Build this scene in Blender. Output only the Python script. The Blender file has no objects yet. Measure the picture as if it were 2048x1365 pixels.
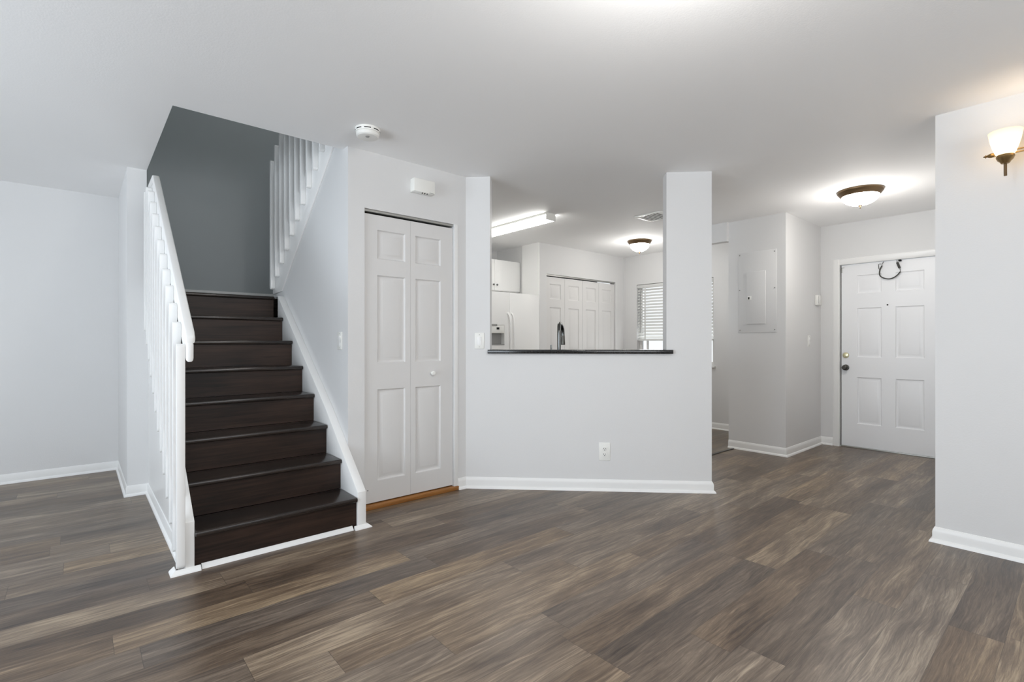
import bpy, bmesh, math, random
from mathutils import Vector, Matrix

random.seed(7)
SC = bpy.context.scene
COL = SC.collection
PI = math.pi
R = math.radians

# ------------------------------------------------------------------ camera
# World frame: +X and +Y follow the walls of the flat, the camera stands over the origin.
CAM_H = 1.142
HEAD = R(49.10)
cam_data = bpy.data.cameras.new('camera')
cam = bpy.data.objects.new('camera', cam_data)
COL.objects.link(cam)
cam.location = (0, 0, CAM_H)
cam.rotation_euler = (R(90), 0, HEAD - R(90))
cam_data.sensor_width = 36.0
cam_data.lens = 36.0 * 1001.2 / 2048.0
cam_data.shift_y = 2.5 / 2048.0
cam_data.clip_start = 0.05
SC.camera = cam

# ------------------------------------------------------------------ world, daylight, exposure
world = bpy.data.worlds.new('sky')
SC.world = world
world.use_nodes = True
bg = world.node_tree.nodes['Background']
bg.inputs['Color'].default_value = (0.93, 0.97, 1.0, 1)
bg.inputs['Strength'].default_value = 1.05

def area(name, loc, rot, sx, sy, power, color):
    l = bpy.data.lights.new(name, 'AREA')
    l.shape = 'RECTANGLE'
    l.size, l.size_y, l.energy, l.color = sx, sy, power, color
    o = bpy.data.objects.new(name, l)
    o.location, o.rotation_euler = loc, rot
    COL.objects.link(o)
    return o

# daylight entering by the patio door, the living-room window and the kitchen window
area('daylight_patio_door', (-3.36, 1.75, 1.08), (0, R(-128), 0), 2.0, 3.2, 150, (0.81, 0.905, 1.0))
area('daylight_room_window', (0.3, -3.16, 1.35), (R(155), 0, 0), 3.4, 1.7, 98, (0.94, 0.97, 1.0))
area('daylight_kitchen_window', (6.43, 3.84, 1.42), (0, R(110), 0), 1.1, 1.15, 9, (0.97, 0.99, 1.0))

def point(name, loc, power, color, radius):
    l = bpy.data.lights.new(name, 'POINT')
    l.energy, l.color, l.shadow_soft_size = power, color, radius
    o = bpy.data.objects.new(name, l)
    o.location = loc
    COL.objects.link(o)
    return o

vs = SC.view_settings
vs.view_transform = 'Standard'
vs.look = 'None'
vs.gamma = 1.0
vs.use_curve_mapping = False
vs.exposure = 0.11
SC.display_settings.display_device = 'sRGB'
cy = SC.cycles
cy.max_bounces = 14
cy.diffuse_bounces = 10
cy.glossy_bounces = 4
cy.transmission_bounces = 6
cy.transparent_max_bounces = 12
cy.sample_clamp_indirect = 6.0
cy.caustics_reflective = False
cy.caustics_refractive = False

# ------------------------------------------------------------------ materials
def lin(c):
    def f(v):
        v /= 255.0
        return v / 12.92 if v <= 0.04045 else ((v + 0.055) / 1.055) ** 2.4
    return (f(c[0]), f(c[1]), f(c[2]), 1.0)

def nd(nt, typ, **kw):
    n = nt.nodes.new(typ)
    for k, v in kw.items():
        setattr(n, k, v)
    return n

def base_mat(name):
    m = bpy.data.materials.new(name)
    m.use_nodes = True
    nt = m.node_tree
    return m, nt, nt.nodes['Principled BSDF']

def paint(name, rgb, rough=0.5, spec=0.3, vary=0.025, bump=0.04, scale=90.0, metal=0.0):
    """Painted or plain surface: a little tone noise and a little surface grain."""
    m, nt, b = base_mat(name)
    tc = nd(nt, 'ShaderNodeTexCoord')
    n1 = nd(nt, 'ShaderNodeTexNoise')
    n1.inputs['Scale'].default_value = 2.3
    n1.inputs['Detail'].default_value = 3.0
    nt.links.new(tc.outputs['Object'], n1.inputs['Vector'])
    mx = nd(nt, 'ShaderNodeMixRGB')
    c = lin(rgb)
    mx.inputs[1].default_value = tuple(v * (1 - vary) for v in c[:3]) + (1,)
    mx.inputs[2].default_value = tuple(min(1, v * (1 + vary)) for v in c[:3]) + (1,)
    nt.links.new(n1.outputs['Fac'], mx.inputs[0])
    nt.links.new(mx.outputs[0], b.inputs['Base Color'])
    b.inputs['Roughness'].default_value = rough
    b.inputs['Specular IOR Level'].default_value = spec
    b.inputs['Metallic'].default_value = metal
    if bump > 0:
        n2 = nd(nt, 'ShaderNodeTexNoise')
        n2.inputs['Scale'].default_value = scale
        n2.inputs['Detail'].default_value = 2.0
        nt.links.new(tc.outputs['Object'], n2.inputs['Vector'])
        bp = nd(nt, 'ShaderNodeBump')
        bp.inputs['Strength'].default_value = bump
        bp.inputs['Distance'].default_value = 0.01
        nt.links.new(n2.outputs['Fac'], bp.inputs['Height'])
        nt.links.new(bp.outputs[0], b.inputs['Normal'])
    return m

def emit_mat(name, rgb, strength, base=(240, 236, 225), rough=0.3):
    m, nt, b = base_mat(name)
    b.inputs['Base Color'].default_value = lin(base)
    b.inputs['Roughness'].default_value = rough
    b.inputs['Emission Color'].default_value = lin(rgb)
    b.inputs['Emission Strength'].default_value = strength
    return m

def math_node(nt, op, a, b=None, c=None):
    n = nd(nt, 'ShaderNodeMath', operation=op)
    for i, v in enumerate((a, b, c)):
        if v is None:
            continue
        if isinstance(v, (int, float)):
            n.inputs[i].default_value = v
        else:
            nt.links.new(v, n.inputs[i])
    return n.outputs[0]

def ramp(nt, fac, stops):
    r = nd(nt, 'ShaderNodeValToRGB')
    el = r.color_ramp.elements
    while len(el) < len(stops):
        el.new(0.5)
    for e, (p, c) in zip(el, stops):
        e.position, e.color = p, c
    nt.links.new(fac, r.inputs[0])
    return r.outputs[0]

def plank_floor(name, width, length, stops, seam=0.0016, rough=0.34):
    """Vinyl planks laid along X: every plank its own tone and its own run of grain."""
    m, nt, b = base_mat(name)
    tc = nd(nt, 'ShaderNodeTexCoord')
    sp = nd(nt, 'ShaderNodeSeparateXYZ')
    nt.links.new(tc.outputs['Object'], sp.inputs[0])
    x, y = sp.outputs[0], sp.outputs[1]
    v = math_node(nt, 'DIVIDE', math_node(nt, 'ADD', y, 20.0), width)
    row = math_node(nt, 'FLOOR', v)
    wr = nd(nt, 'ShaderNodeTexWhiteNoise', noise_dimensions='1D')
    nt.links.new(row, wr.inputs['W'])
    u = math_node(nt, 'ADD', math_node(nt, 'DIVIDE', math_node(nt, 'ADD', x, 20.0), length),
                  math_node(nt, 'MULTIPLY', wr.outputs['Value'], 13.7))
    colm = math_node(nt, 'FLOOR', u)
    cm = nd(nt, 'ShaderNodeCombineXYZ')
    nt.links.new(row, cm.inputs[0])
    nt.links.new(colm, cm.inputs[1])
    wn = nd(nt, 'ShaderNodeTexWhiteNoise', noise_dimensions='2D')
    nt.links.new(cm.outputs[0], wn.inputs['Vector'])
    rnd = wn.outputs['Value']
    # grain coordinates: stretched along the plank, shifted plank by plank
    gx = math_node(nt, 'ADD', math_node(nt, 'MULTIPLY', x, 1.0), math_node(nt, 'MULTIPLY', rnd, 37.0))
    gy = math_node(nt, 'ADD', y, math_node(nt, 'MULTIPLY', rnd, 11.0))
    def noise(sx, sy, detail, dist, rough_=0.55):
        cc = nd(nt, 'ShaderNodeCombineXYZ')
        nt.links.new(math_node(nt, 'MULTIPLY', gx, sx), cc.inputs[0])
        nt.links.new(math_node(nt, 'MULTIPLY', gy, sy), cc.inputs[1])
        n = nd(nt, 'ShaderNodeTexNoise')
        n.inputs['Scale'].default_value = 1.0
        n.inputs['Detail'].default_value = detail
        n.inputs['Roughness'].default_value = rough_
        n.inputs['Distortion'].default_value = dist
        nt.links.new(cc.outputs[0], n.inputs['Vector'])
        return n.outputs['Fac']
    warp = noise(2.2, 5.0, 2.0, 0.0)
    gy = math_node(nt, 'ADD', gy, math_node(nt, 'MULTIPLY', warp, 0.055))
    big = noise(1.1, 6.0, 3.0, 0.8)
    mid = noise(2.4, 30.0, 5.0, 1.0, 0.65)
    fib = noise(4.5, 95.0, 5.0, 0.8, 0.7)
    fine = noise(9.0, 260.0, 3.0, 0.4, 0.7)
    t = math_node(nt, 'MULTIPLY', big, 0.62)
    t = math_node(nt, 'ADD', t, math_node(nt, 'MULTIPLY', mid, 0.62))
    t = math_node(nt, 'ADD', t, math_node(nt, 'MULTIPLY', fib, 0.62))
    t = math_node(nt, 'ADD', t, math_node(nt, 'MULTIPLY', fine, 0.30))
    t = math_node(nt, 'ADD', t, math_node(nt, 'MULTIPLY', math_node(nt, 'SUBTRACT', rnd, 0.5), 0.20))
    t = math_node(nt, 'SUBTRACT', t, 0.58)
    colr = ramp(nt, t, stops)
    # warm / cool drift from plank to plank
    hs = nd(nt, 'ShaderNodeHueSaturation')
    nt.links.new(colr, hs.inputs['Color'])
    nt.links.new(math_node(nt, 'ADD', math_node(nt, 'MULTIPLY', wn.outputs['Color'], 0.5), 0.8), hs.inputs['Saturation'])
    # seams
    def edge(f, w):
        fr = math_node(nt, 'FRACT', f)
        d = math_node(nt, 'MINIMUM', fr, math_node(nt, 'SUBTRACT', 1.0, fr))
        return math_node(nt, 'LESS_THAN', d, w)
    se = math_node(nt, 'MAXIMUM', edge(v, seam / width / 2), edge(u, seam / length / 2 * 1.3))
    mx = nd(nt, 'ShaderNodeMixRGB')
    nt.links.new(math_node(nt, 'MULTIPLY', se, 0.55), mx.inputs[0])
    nt.links.new(hs.outputs[0], mx.inputs[1])
    mx.inputs[2].default_value = lin((38, 32, 28))
    nt.links.new(mx.outputs[0], b.inputs['Base Color'])
    nt.links.new(math_node(nt, 'ADD', math_node(nt, 'MULTIPLY', mid, 0.16), rough - 0.08), b.inputs['Roughness'])
    b.inputs['Specular IOR Level'].default_value = 0.5
    bp = nd(nt, 'ShaderNodeBump')
    bp.inputs['Strength'].default_value = 0.10
    bp.inputs['Distance'].default_value = 0.003
    nt.links.new(math_node(nt, 'SUBTRACT', fine, math_node(nt, 'MULTIPLY', se, 1.5)), bp.inputs['Height'])
    nt.links.new(bp.outputs[0], b.inputs['Normal'])
    return m

def wood(name, dark, light, rough, spec, sx=1.6, sy=40.0):
    """Stained board with grain along X."""
    m, nt, b = base_mat(name)
    tc = nd(nt, 'ShaderNodeTexCoord')
    mp = nd(nt, 'ShaderNodeMapping')
    mp.inputs['Scale'].default_value = (sx, sy * 0.5, sy)
    nt.links.new(tc.outputs['Object'], mp.inputs['Vector'])
    n = nd(nt, 'ShaderNodeTexNoise')
    n.inputs['Scale'].default_value = 1.0
    n.inputs['Detail'].default_value = 6.0
    n.inputs['Roughness'].default_value = 0.62
    n.inputs['Distortion'].default_value = 1.0
    nt.links.new(mp.outputs[0], n.inputs['Vector'])
    mp2 = nd(nt, 'ShaderNodeMapping')
    mp2.inputs['Scale'].default_value = (2.2, 3.0, 5.0)
    nt.links.new(tc.outputs['Object'], mp2.inputs['Vector'])
    n2 = nd(nt, 'ShaderNodeTexNoise')
    n2.inputs['Scale'].default_value = 1.0
    n2.inputs['Detail'].default_value = 2.0
    nt.links.new(mp2.outputs[0], n2.inputs['Vector'])
    f = math_node(nt, 'ADD', math_node(nt, 'MULTIPLY', n.outputs['Fac'], 0.6), math_node(nt, 'MULTIPLY', n2.outputs['Fac'], 0.4))
    c = ramp(nt, f, [(0.36, lin(dark)), (0.66, lin(light))])
    nt.links.new(c, b.inputs['Base Color'])
    b.inputs['Roughness'].default_value = rough
    b.inputs['Specular IOR Level'].default_value = spec
    bp = nd(nt, 'ShaderNodeBump')
    bp.inputs['Strength'].default_value = 0.06
    bp.inputs['Distance'].default_value = 0.002
    nt.links.new(n.outputs['Fac'], bp.inputs['Height'])
    nt.links.new(bp.outputs[0], b.inputs['Normal'])
    return m

def granite(name):
    m, nt, b = base_mat(name)
    tc = nd(nt, 'ShaderNodeTexCoord')
    n = nd(nt, 'ShaderNodeTexNoise')
    n.inputs['Scale'].default_value = 160.0
    n.inputs['Detail'].default_value = 4.0
    nt.links.new(tc.outputs['Object'], n.inputs['Vector'])
    c = ramp(nt, n.outputs['Fac'], [(0.45, lin((20, 20, 21))), (0.60, lin((38, 38, 38))), (0.72, lin((86, 84, 80)))])
    nt.links.new(c, b.inputs['Base Color'])
    b.inputs['Roughness'].default_value = 0.16
    return m

def pane_mat(name):
    m = bpy.data.materials.new(name)
    m.use_nodes = True
    nt = m.node_tree
    nt.nodes.clear()
    out = nd(nt, 'ShaderNodeOutputMaterial')
    tr = nd(nt, 'ShaderNodeBsdfTransparent')
    gl = nd(nt, 'ShaderNodeBsdfGlossy')
    gl.inputs['Roughness'].default_value = 0.02
    fr = nd(nt, 'ShaderNodeFresnel')
    fr.inputs['IOR'].default_value = 1.45
    mx = nd(nt, 'ShaderNodeMixShader')
    nt.links.new(fr.outputs[0], mx.inputs[0])
    nt.links.new(tr.outputs[0], mx.inputs[1])
    nt.links.new(gl.outputs[0], mx.inputs[2])
    nt.links.new(mx.outputs[0], out.inputs['Surface'])
    return m

M_WALL = paint('white_wall_paint', (220, 220, 220), 0.55, 0.25, 0.012, 0.05, 140)
M_CEIL = paint('white_ceiling_paint', (245, 245, 245), 0.7, 0.15, 0.01, 0.05, 120)
M_GRAY = paint('slate_grey_wall_paint', (184, 190, 192), 0.6, 0.25, 0.02, 0.05, 140)
M_TRIM = paint('white_gloss_trim_paint', (236, 236, 235), 0.32, 0.45, 0.02, 0.0)
M_DOOR = paint('white_door_paint', (218, 217, 216), 0.38, 0.4, 0.012, 0.02, 60)
M_ENTRY = paint('front_door_paint', (236, 237, 239), 0.36, 0.4, 0.02, 0.03, 30)
M_PLASTIC = paint('white_plastic', (236, 236, 232), 0.35, 0.5, 0.01, 0.0)
M_APPL = paint('white_appliance_enamel', (236, 236, 235), 0.38, 0.4, 0.01, 0.02, 220)
M_CAB = paint('white_cabinet_laminate', (240, 240, 239), 0.3, 0.45, 0.01, 0.0)
M_DARK = paint('black_recess', (14, 14, 14), 0.6, 0.2, 0.02, 0.0)
M_GREY = paint('grey_plastic', (150, 150, 148), 0.4, 0.4, 0.02, 0.0)
M_TRACK = paint('aluminium_track', (176, 176, 172), 0.4, 0.5, 0.02, 0.0, metal=0.6)
M_BRASS = paint('polished_brass', (224, 218, 182), 0.3, 0.5, 0.04, 0.0, metal=1.0)
M_PEWTER = paint('dark_pewter', (84, 82, 78), 0.28, 0.5, 0.05, 0.0, metal=1.0)
M_BRONZE = paint('oil_rubbed_bronze', (112, 92, 68), 0.38, 0.5, 0.10, 0.0, metal=0.85)
M_GOLD = paint('antique_brass', (150, 124, 84), 0.32, 0.5, 0.08, 0.0, metal=0.9)
M_STEEL = paint('brushed_dark_steel', (104, 105, 104), 0.25, 0.5, 0.05, 0.0, metal=1.0)
M_RUBBER = paint('dark_rubber', (62, 62, 58), 0.5, 0.4, 0.08, 0.0)
M_GRANITE = granite('black_granite')
M_STAIR = wood('espresso_stained_oak', (25, 18, 15), (62, 45, 36), 0.42, 0.28)
M_TREAD = wood('espresso_stained_tread', (26, 22, 21), (54, 44, 38), 0.24, 0.5)
M_SILL = wood('honey_oak_threshold', (122, 78, 36), (176, 122, 66), 0.45, 0.35, 3.0, 60.0)
M_FLOOR = plank_floor('grey_brown_vinyl_planks', 0.163, 1.22,
                      [(0.20, lin((54, 45, 39))), (0.42, lin((90, 77, 66))), (0.58, lin((115, 101, 87))), (0.80, lin((163, 147, 127)))])
M_TILE = plank_floor('brown_kitchen_floor_planks', 0.15, 0.9,
                     [(0.25, lin((74, 64, 54))), (0.6, lin((122, 108, 92))), (0.85, lin((150, 134, 114)))], 0.004)
M_PANE = pane_mat('window_glass')
M_GLOW_TUBE = emit_mat('lit_acrylic_diffuser', (255, 254, 250), 12.0)
M_GLOW_DOME = emit_mat('lit_alabaster_glass', (255, 251, 244), 20.0)
M_GLOW_LIVING = emit_mat('lit_alabaster_living_glass', (255, 252, 247), 60.0)
M_GLOW_HALL = emit_mat('lit_alabaster_hall_glass', (255, 249, 240), 22.0)
def shade_mat(name, rgb, glow):
    m = bpy.data.materials.new(name)
    m.use_nodes = True
    nt = m.node_tree
    nt.nodes.clear()
    out = nd(nt, 'ShaderNodeOutputMaterial')
    tr = nd(nt, 'ShaderNodeBsdfTranslucent')
    df = nd(nt, 'ShaderNodeBsdfDiffuse')
    em = nd(nt, 'ShaderNodeEmission')
    tr.inputs['Color'].default_value = lin(rgb)
    df.inputs['Color'].default_value = lin(rgb)
    em.inputs['Color'].default_value = lin(rgb)
    em.inputs['Strength'].default_value = glow
    mx = nd(nt, 'ShaderNodeMixShader')
    mx.inputs[0].default_value = 0.3
    ad = nd(nt, 'ShaderNodeAddShader')
    nt.links.new(tr.outputs[0], mx.inputs[1])
    nt.links.new(df.outputs[0], mx.inputs[2])
    nt.links.new(mx.outputs[0], ad.inputs[0])
    nt.links.new(em.outputs[0], ad.inputs[1])
    nt.links.new(ad.outputs[0], out.inputs['Surface'])
    return m
M_SHADE = shade_mat('lit_frosted_shade', (252, 240, 216), 0.22)
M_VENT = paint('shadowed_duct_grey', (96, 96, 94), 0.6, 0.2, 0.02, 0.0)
M_VANE = paint('vent_vane_grey', (236, 236, 234), 0.45, 0.3, 0.02, 0.0)
M_SLAT = paint('white_blind_slat', (214, 215, 213), 0.45, 0.35, 0.01, 0.0)

# ------------------------------------------------------------------ mesh helpers
class MB:
    def __init__(s):
        s.bm = bmesh.new()
    def _add(s, verts, faces):
        vs_ = [s.bm.verts.new(v) for v in verts]
        fs = []
        for f in faces:
            fs.append(s.bm.faces.new([vs_[i] for i in f]))
        return vs_, fs
    def box(s, x0, x1, y0, y1, z0, z1, bev=0.0, seg=2):
        vv = [(x0, y0, z0), (x1, y0, z0), (x1, y1, z0), (x0, y1, z0), (x0, y0, z1), (x1, y0, z1), (x1, y1, z1), (x0, y1, z1)]
        vs_, fs = s._add(vv, [(3, 2, 1, 0), (4, 5, 6, 7), (0, 1, 5, 4), (1, 2, 6, 5), (2, 3, 7, 6), (3, 0, 4, 7)])
        if bev > 0:
            es = {e for f in fs for e in f.edges}
            bmesh.ops.bevel(s.bm, geom=list(es), offset=bev, segments=seg, affect='EDGES', profile=0.5)
        return s
    def prism(s, poly, axis, a0, a1, bev=0.0, seg=2):
        """poly: 2D points; axis 'x' -> (y,z), 'y' -> (x,z), 'z' -> (x,y)."""
        def P(p, a):
            return {'x': (a, p[0], p[1]), 'y': (p[0], a, p[1]), 'z': (p[0], p[1], a)}[axis]
        n = len(poly)
        vs_, fs = s._add([P(p, a0) for p in poly] + [P(p, a1) for p in poly],
                         [tuple(range(n)), tuple(range(2 * n - 1, n - 1, -1))] +
                         [(i, (i + 1) % n, n + (i + 1) % n, n + i) for i in range(n)])
        bmesh.ops.recalc_face_normals(s.bm, faces=fs)
        if bev > 0:
            es = {e for f in fs for e in f.edges}
            bmesh.ops.bevel(s.bm, geom=list(es), offset=bev, segments=seg, affect='EDGES', profile=0.5)
        return s
    def lathe(s, prof, c=(0, 0, 0), axis='z', seg=32, flip=1):
        """prof: (radius, height) pairs from one end to the other, closed at radius 0 ends."""
        cx, cy_, cz = c
        def P(r, h, a):
            u, v = r * math.cos(a), r * math.sin(a)
            return {'z': (cx + u, cy_ + v, cz + h), 'y': (cx + u, cy_ + h, cz + v), 'x': (cx + h, cy_ + u, cz + v)}[axis]
        rings, fs = [], []
        for r, h in prof:
            if r <= 1e-6:
                rings.append([s.bm.verts.new(P(0, h, 0))])
            else:
                rings.append([s.bm.verts.new(P(r, h, 2 * PI * i / seg)) for i in range(seg)])
        for A, B in zip(rings, rings[1:]):
            for i in range(seg):
                j = (i + 1) % seg
                a = [A[i], A[j]] if len(A) > 1 else [A[0]]
                b_ = [B[j], B[i]] if len(B) > 1 else [B[0]]
                if len(a) + len(b_) > 2:
                    fs.append(s.bm.faces.new(a + b_))
        bmesh.ops.recalc_face_normals(s.bm, faces=fs)
        return s
    def tube(s, pts, r, seg=12, radii=None):
        pts = [Vector(p) for p in pts]
        n = len(pts)
        rings = []
        up = None
        for i, p in enumerate(pts):
            t = (pts[min(i + 1, n - 1)] - pts[max(i - 1, 0)]).normalized()
            if up is None:
                up = Vector((0, 0, 1)) if abs(t.z) < 0.9 else Vector((1, 0, 0))
            u = t.cross(up).normalized()
            w = u.cross(t).normalized()
            up = w
            rr = radii[i] if radii else r
            rings.append([s.bm.verts.new(p + (u * math.cos(2 * PI * k / seg) + w * math.sin(2 * PI * k / seg)) * rr) for k in range(seg)])
        fs = []
        for A, B in zip(rings, rings[1:]):
            for k in range(seg):
                j = (k + 1) % seg
                fs.append(s.bm.faces.new((A[k], A[j], B[j], B[k])))
        fs.append(s.bm.faces.new(rings[0][::-1]))
        fs.append(s.bm.faces.new(rings[-1]))
        bmesh.ops.recalc_face_normals(s.bm, faces=fs)
        return s
    def sweep(s, path, prof, closed=False):
        """Mitred sweep of a profile (offset to the right of the path, height) along a 2D path."""
        n = len(path)
        P = [Vector((p[0], p[1])) for p in path]
        rings = []
        for i in range(n):
            d1 = (P[i] - P[i - 1]).normalized() if i > 0 else None
            d2 = (P[i + 1] - P[i]).normalized() if i < n - 1 else None
            n1 = Vector((d1.y, -d1.x)) if d1 else None
            n2 = Vector((d2.y, -d2.x)) if d2 else None
            if n1 is None:
                mm = n2
            elif n2 is None:
                mm = n1
            else:
                mm = n1 + n2
                mm = mm / max(0.2, mm.dot(n1))
            rings.append([s.bm.verts.new((P[i].x + mm.x * o, P[i].y + mm.y * o, h)) for o, h in prof])
        fs = []
        k = len(prof)
        for A, B in zip(rings, rings[1:]):
            for i in range(k):
                j = (i + 1) % k
                fs.append(s.bm.faces.new((A[i], A[j], B[j], B[i])))
        fs.append(s.bm.faces.new(rings[0][::-1]))
        fs.append(s.bm.faces.new(rings[-1]))
        bmesh.ops.recalc_face_normals(s.bm, faces=fs)
        return s
    def build(s, name, mat, parent=None, loc=None, rz=None, smooth=True):
        me = bpy.data.meshes.new(name)
        s.bm.to_mesh(me)
        s.bm.free()
        me.materials.append(mat)
        if smooth:
            me.shade_smooth()
            me.set_sharp_from_angle(angle=R(28))
        o = bpy.data.objects.new(name, me)
        COL.objects.link(o)
        if parent is not None:
            o.parent = parent
        if loc is not None:
            o.location = loc
        if rz is not None:
            o.rotation_euler = (0, 0, rz)
        return o

def tag(o, label=None, cat=None, group=None, kind=None):
    if label:
        o['label'] = label
    if cat:
        o['category'] = cat
    if group:
        o['group'] = group
    if kind:
        o['kind'] = kind
    return o

def thing(name, label, cat, loc=(0, 0, 0), rz=0.0, group=None, kind=None):
    o = bpy.data.objects.new(name, None)
    o.empty_display_size = 0.1
    o.location = loc
    o.rotation_euler = (0, 0, rz)
    COL.objects.link(o)
    return tag(o, label, cat, group, kind)

def struct(name, mb, mat, label, cat):
    return tag(mb.build(name, mat), label, cat, kind='structure')

# wall frames: local x runs to the viewer's right along the wall, local y into the wall
FACE_Y = 0.0          # wall that faces -Y
FACE_45 = R(-45)      # the bar wall
FACE_X = R(-90)       # wall that faces -X
Q = math.sqrt(0.5)
def bar_pt(s_, z=0.0, off=0.0):
    return (2.755 + Q * s_ + Q * off, 2.755 - Q * s_ + Q * off, z)

CH = 2.44
YC = 3.21      # closet wall
YF = 5.72      # far wall
XP = 3.71      # wall with the sconce
XE = 6.32      # outer wall with the front door and kitchen window
UP = 5.2

# ------------------------------------------------------------------ the setting: floor and ceilings
mb = MB(); mb.prism([(-3.4, -3.2), (6.34, -3.2), (6.34, 5.72), (-3.4, 5.72)], 'z', -0.12, 0.0)
struct('floor', mb, M_FLOOR, 'grey-brown wood-look plank floor of the living room and entry', 'floor')
mb = MB(); mb.prism([(3.19, 2.515), (6.32, 2.515), (6.32, 5.55), (2.42, 5.55), (2.42, 3.285)], 'z', 0.0, 0.004)
struct('floor_kitchen', mb, M_TILE, 'brown wood-look kitchen floor glimpsed past the bar wall', 'floor')

def grid_slab(xs, ys, skip, z0, z1):
    b = MB()
    V = {}
    def vert(i, j, z):
        k = (i, j, z)
        if k not in V:
            V[k] = b.bm.verts.new((xs[i], ys[j], z))
        return V[k]
    cells = [(i, j) for i in range(len(xs) - 1) for j in range(len(ys) - 1) if (i, j) not in skip]
    for i, j in cells:
        b.bm.faces.new((vert(i, j, z0), vert(i, j + 1, z0), vert(i + 1, j + 1, z0), vert(i + 1, j, z0)))
        b.bm.faces.new((vert(i, j, z1), vert(i + 1, j, z1), vert(i + 1, j + 1, z1), vert(i, j + 1, z1)))
        for di, dj, a, c in ((0, -1, (i, j), (i + 1, j)), (1, 0, (i + 1, j), (i + 1, j + 1)), (0, 1, (i + 1, j + 1), (i, j + 1)), (-1, 0, (i, j + 1), (i, j))):
            if (i + di, j + dj) not in cells:
                b.bm.faces.new((vert(*a, z0), vert(*c, z0), vert(*c, z1), vert(*a, z1)))
    return b
struct('ceiling', grid_slab([-3.4, 0.39, 2.30, 6.44], [-3.2, 3.29, 5.72], {(1, 1)}, CH, CH + 0.30), M_CEIL,
       'flat white ceiling with the stairwell cut out of it', 'ceiling')
mb = MB(); mb.box(0.2, 2.5, 3.1, 5.84, UP, UP + 0.1)
struct('ceiling_stairwell', mb, M_CEIL, 'ceiling high above the stairwell', 'ceiling')

# ------------------------------------------------------------------ the setting: walls
mb = MB(); mb.box(-3.4, 0.272, YF, YF + 0.12, 0, CH)
struct('wall_far_left', mb, M_WALL, 'white wall beyond the staircase', 'wall')
mb = MB(); mb.box(0.272, 2.42, YF, YF + 0.12, 0, UP)
struct('wall_landing', mb, M_GRAY, 'slate grey wall at the back of the stair landing', 'wall')
mb = MB(); mb.box(0.272, 0.39, 4.66, YF, 0, CH)
mb.box(0.39, 0.44, 4.66, 4.69, 0, 1.38)
struct('wall_stair_end', mb, M_WALL, 'white wall end rising beside the top of the stairs', 'wall')
mb = MB(); mb.box(0.272, 0.39, 3.17, YF, CH + 0.30, UP)
struct('wall_stairwell_left', mb, M_GRAY, 'grey wall high above the stair opening', 'wall')
mb = MB(); mb.box(0.39, 2.30, 3.17, 3.29, CH + 0.30, UP)
struct('wall_stairwell_front', mb, M_GRAY, 'upper wall over the stair opening', 'wall')
mb = MB(); mb.box(2.30, 2.36, YC + 0.10, YF, 0, UP)
struct('wall_stairwell_right', mb, M_GRAY, 'grey wall beside the second flight of stairs', 'wall')
mb = MB(); mb.box(2.36, 2.42, YC + 0.19, YF, 0, CH)
struct('wall_kitchen_left', mb, M_WALL, 'white kitchen wall behind the closet', 'wall')

# low wall under the near stair rail
SL = 0.781
mb = MB()
mb.prism([(2.935, 0), (2.935, 0.245), (4.66, 0.245 + SL * 1.70), (4.66, 0)], 'x', 0.40, 0.44, 0.003)
struct('wall_stair_left', mb, M_TRIM, 'low white stringer wall on the open side of the stairs', 'wall')

# wall between stairs and closet, cut along the second flight
mb = MB()
mb.prism([(YC + 0.0, 0), (4.66, 0), (4.66, 1.545), (4.86, 1.545), (4.86, 1.775), (3.29, 1.775 + 0.74 * 1.57), (3.29, CH), (YC, CH)], 'x', 1.346, 1.386)
struct('wall_stair_right', mb, M_WALL, 'white wall on the closed side of the stairs', 'wall')

# closet wall with its opening
def wall_with_hole(x0, x1, z1, hx0, hx1, hz0, hz1, y0, y1):
    """A wall in the xz plane (local y = thickness) with one rectangular opening; open to the floor if hz0 is 0."""
    b = MB()
    V = {}
    def v(x, y, z):
        k = (round(x, 5), round(y, 5), round(z, 5))
        if k not in V:
            V[k] = b.bm.verts.new((x, y, z))
        return V[k]
    xs = [x0, hx0, hx1, x1]
    zs = [0.0] + ([hz0] if hz0 > 0 else []) + [hz1, z1]
    hole = (1, 1 if hz0 > 0 else 0)
    cells = [(i, j) for i in range(3) for j in range(len(zs) - 1) if (i, j) != hole]
    for i, j in cells:
        a, c, d, e = xs[i], xs[i + 1], zs[j], zs[j + 1]
        b.bm.faces.new((v(a, y0, d), v(c, y0, d), v(c, y0, e), v(a, y0, e)))
        b.bm.faces.new((v(a, y1, e), v(c, y1, e), v(c, y1, d), v(a, y1, d)))
        for di, dj, p, q in ((0, -1, (a, d), (c, d)), (1, 0, (c, d), (c, e)), (0, 1, (c, e), (a, e)), (-1, 0, (a, e), (a, d))):
            if (i + di, j + dj) not in cells:
                b.bm.faces.new((v(p[0], y0, p[1]), v(p[0], y1, p[1]), v(q[0], y1, q[1]), v(q[0], y0, q[1])))
    bmesh.ops.recalc_face_normals(b.bm, faces=b.bm.faces[:])
    return b
mb = wall_with_hole(1.386, 2.38, CH, 1.462, 2.190, 0, 2.052, YC, YC + 0.10)
mb.box(1.346, 1.386, YC - 0.0005, YC, 0, CH)
struct('wall_closet', mb, M_WALL, 'white wall around the closet beside the stairs', 'wall')
mb = MB(); mb.box(1.386, 2.30, 3.75, 3.80, 0, 2.05)
struct('wall_closet_back', mb, M_DARK, 'back of the shut closet', 'wall')

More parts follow.
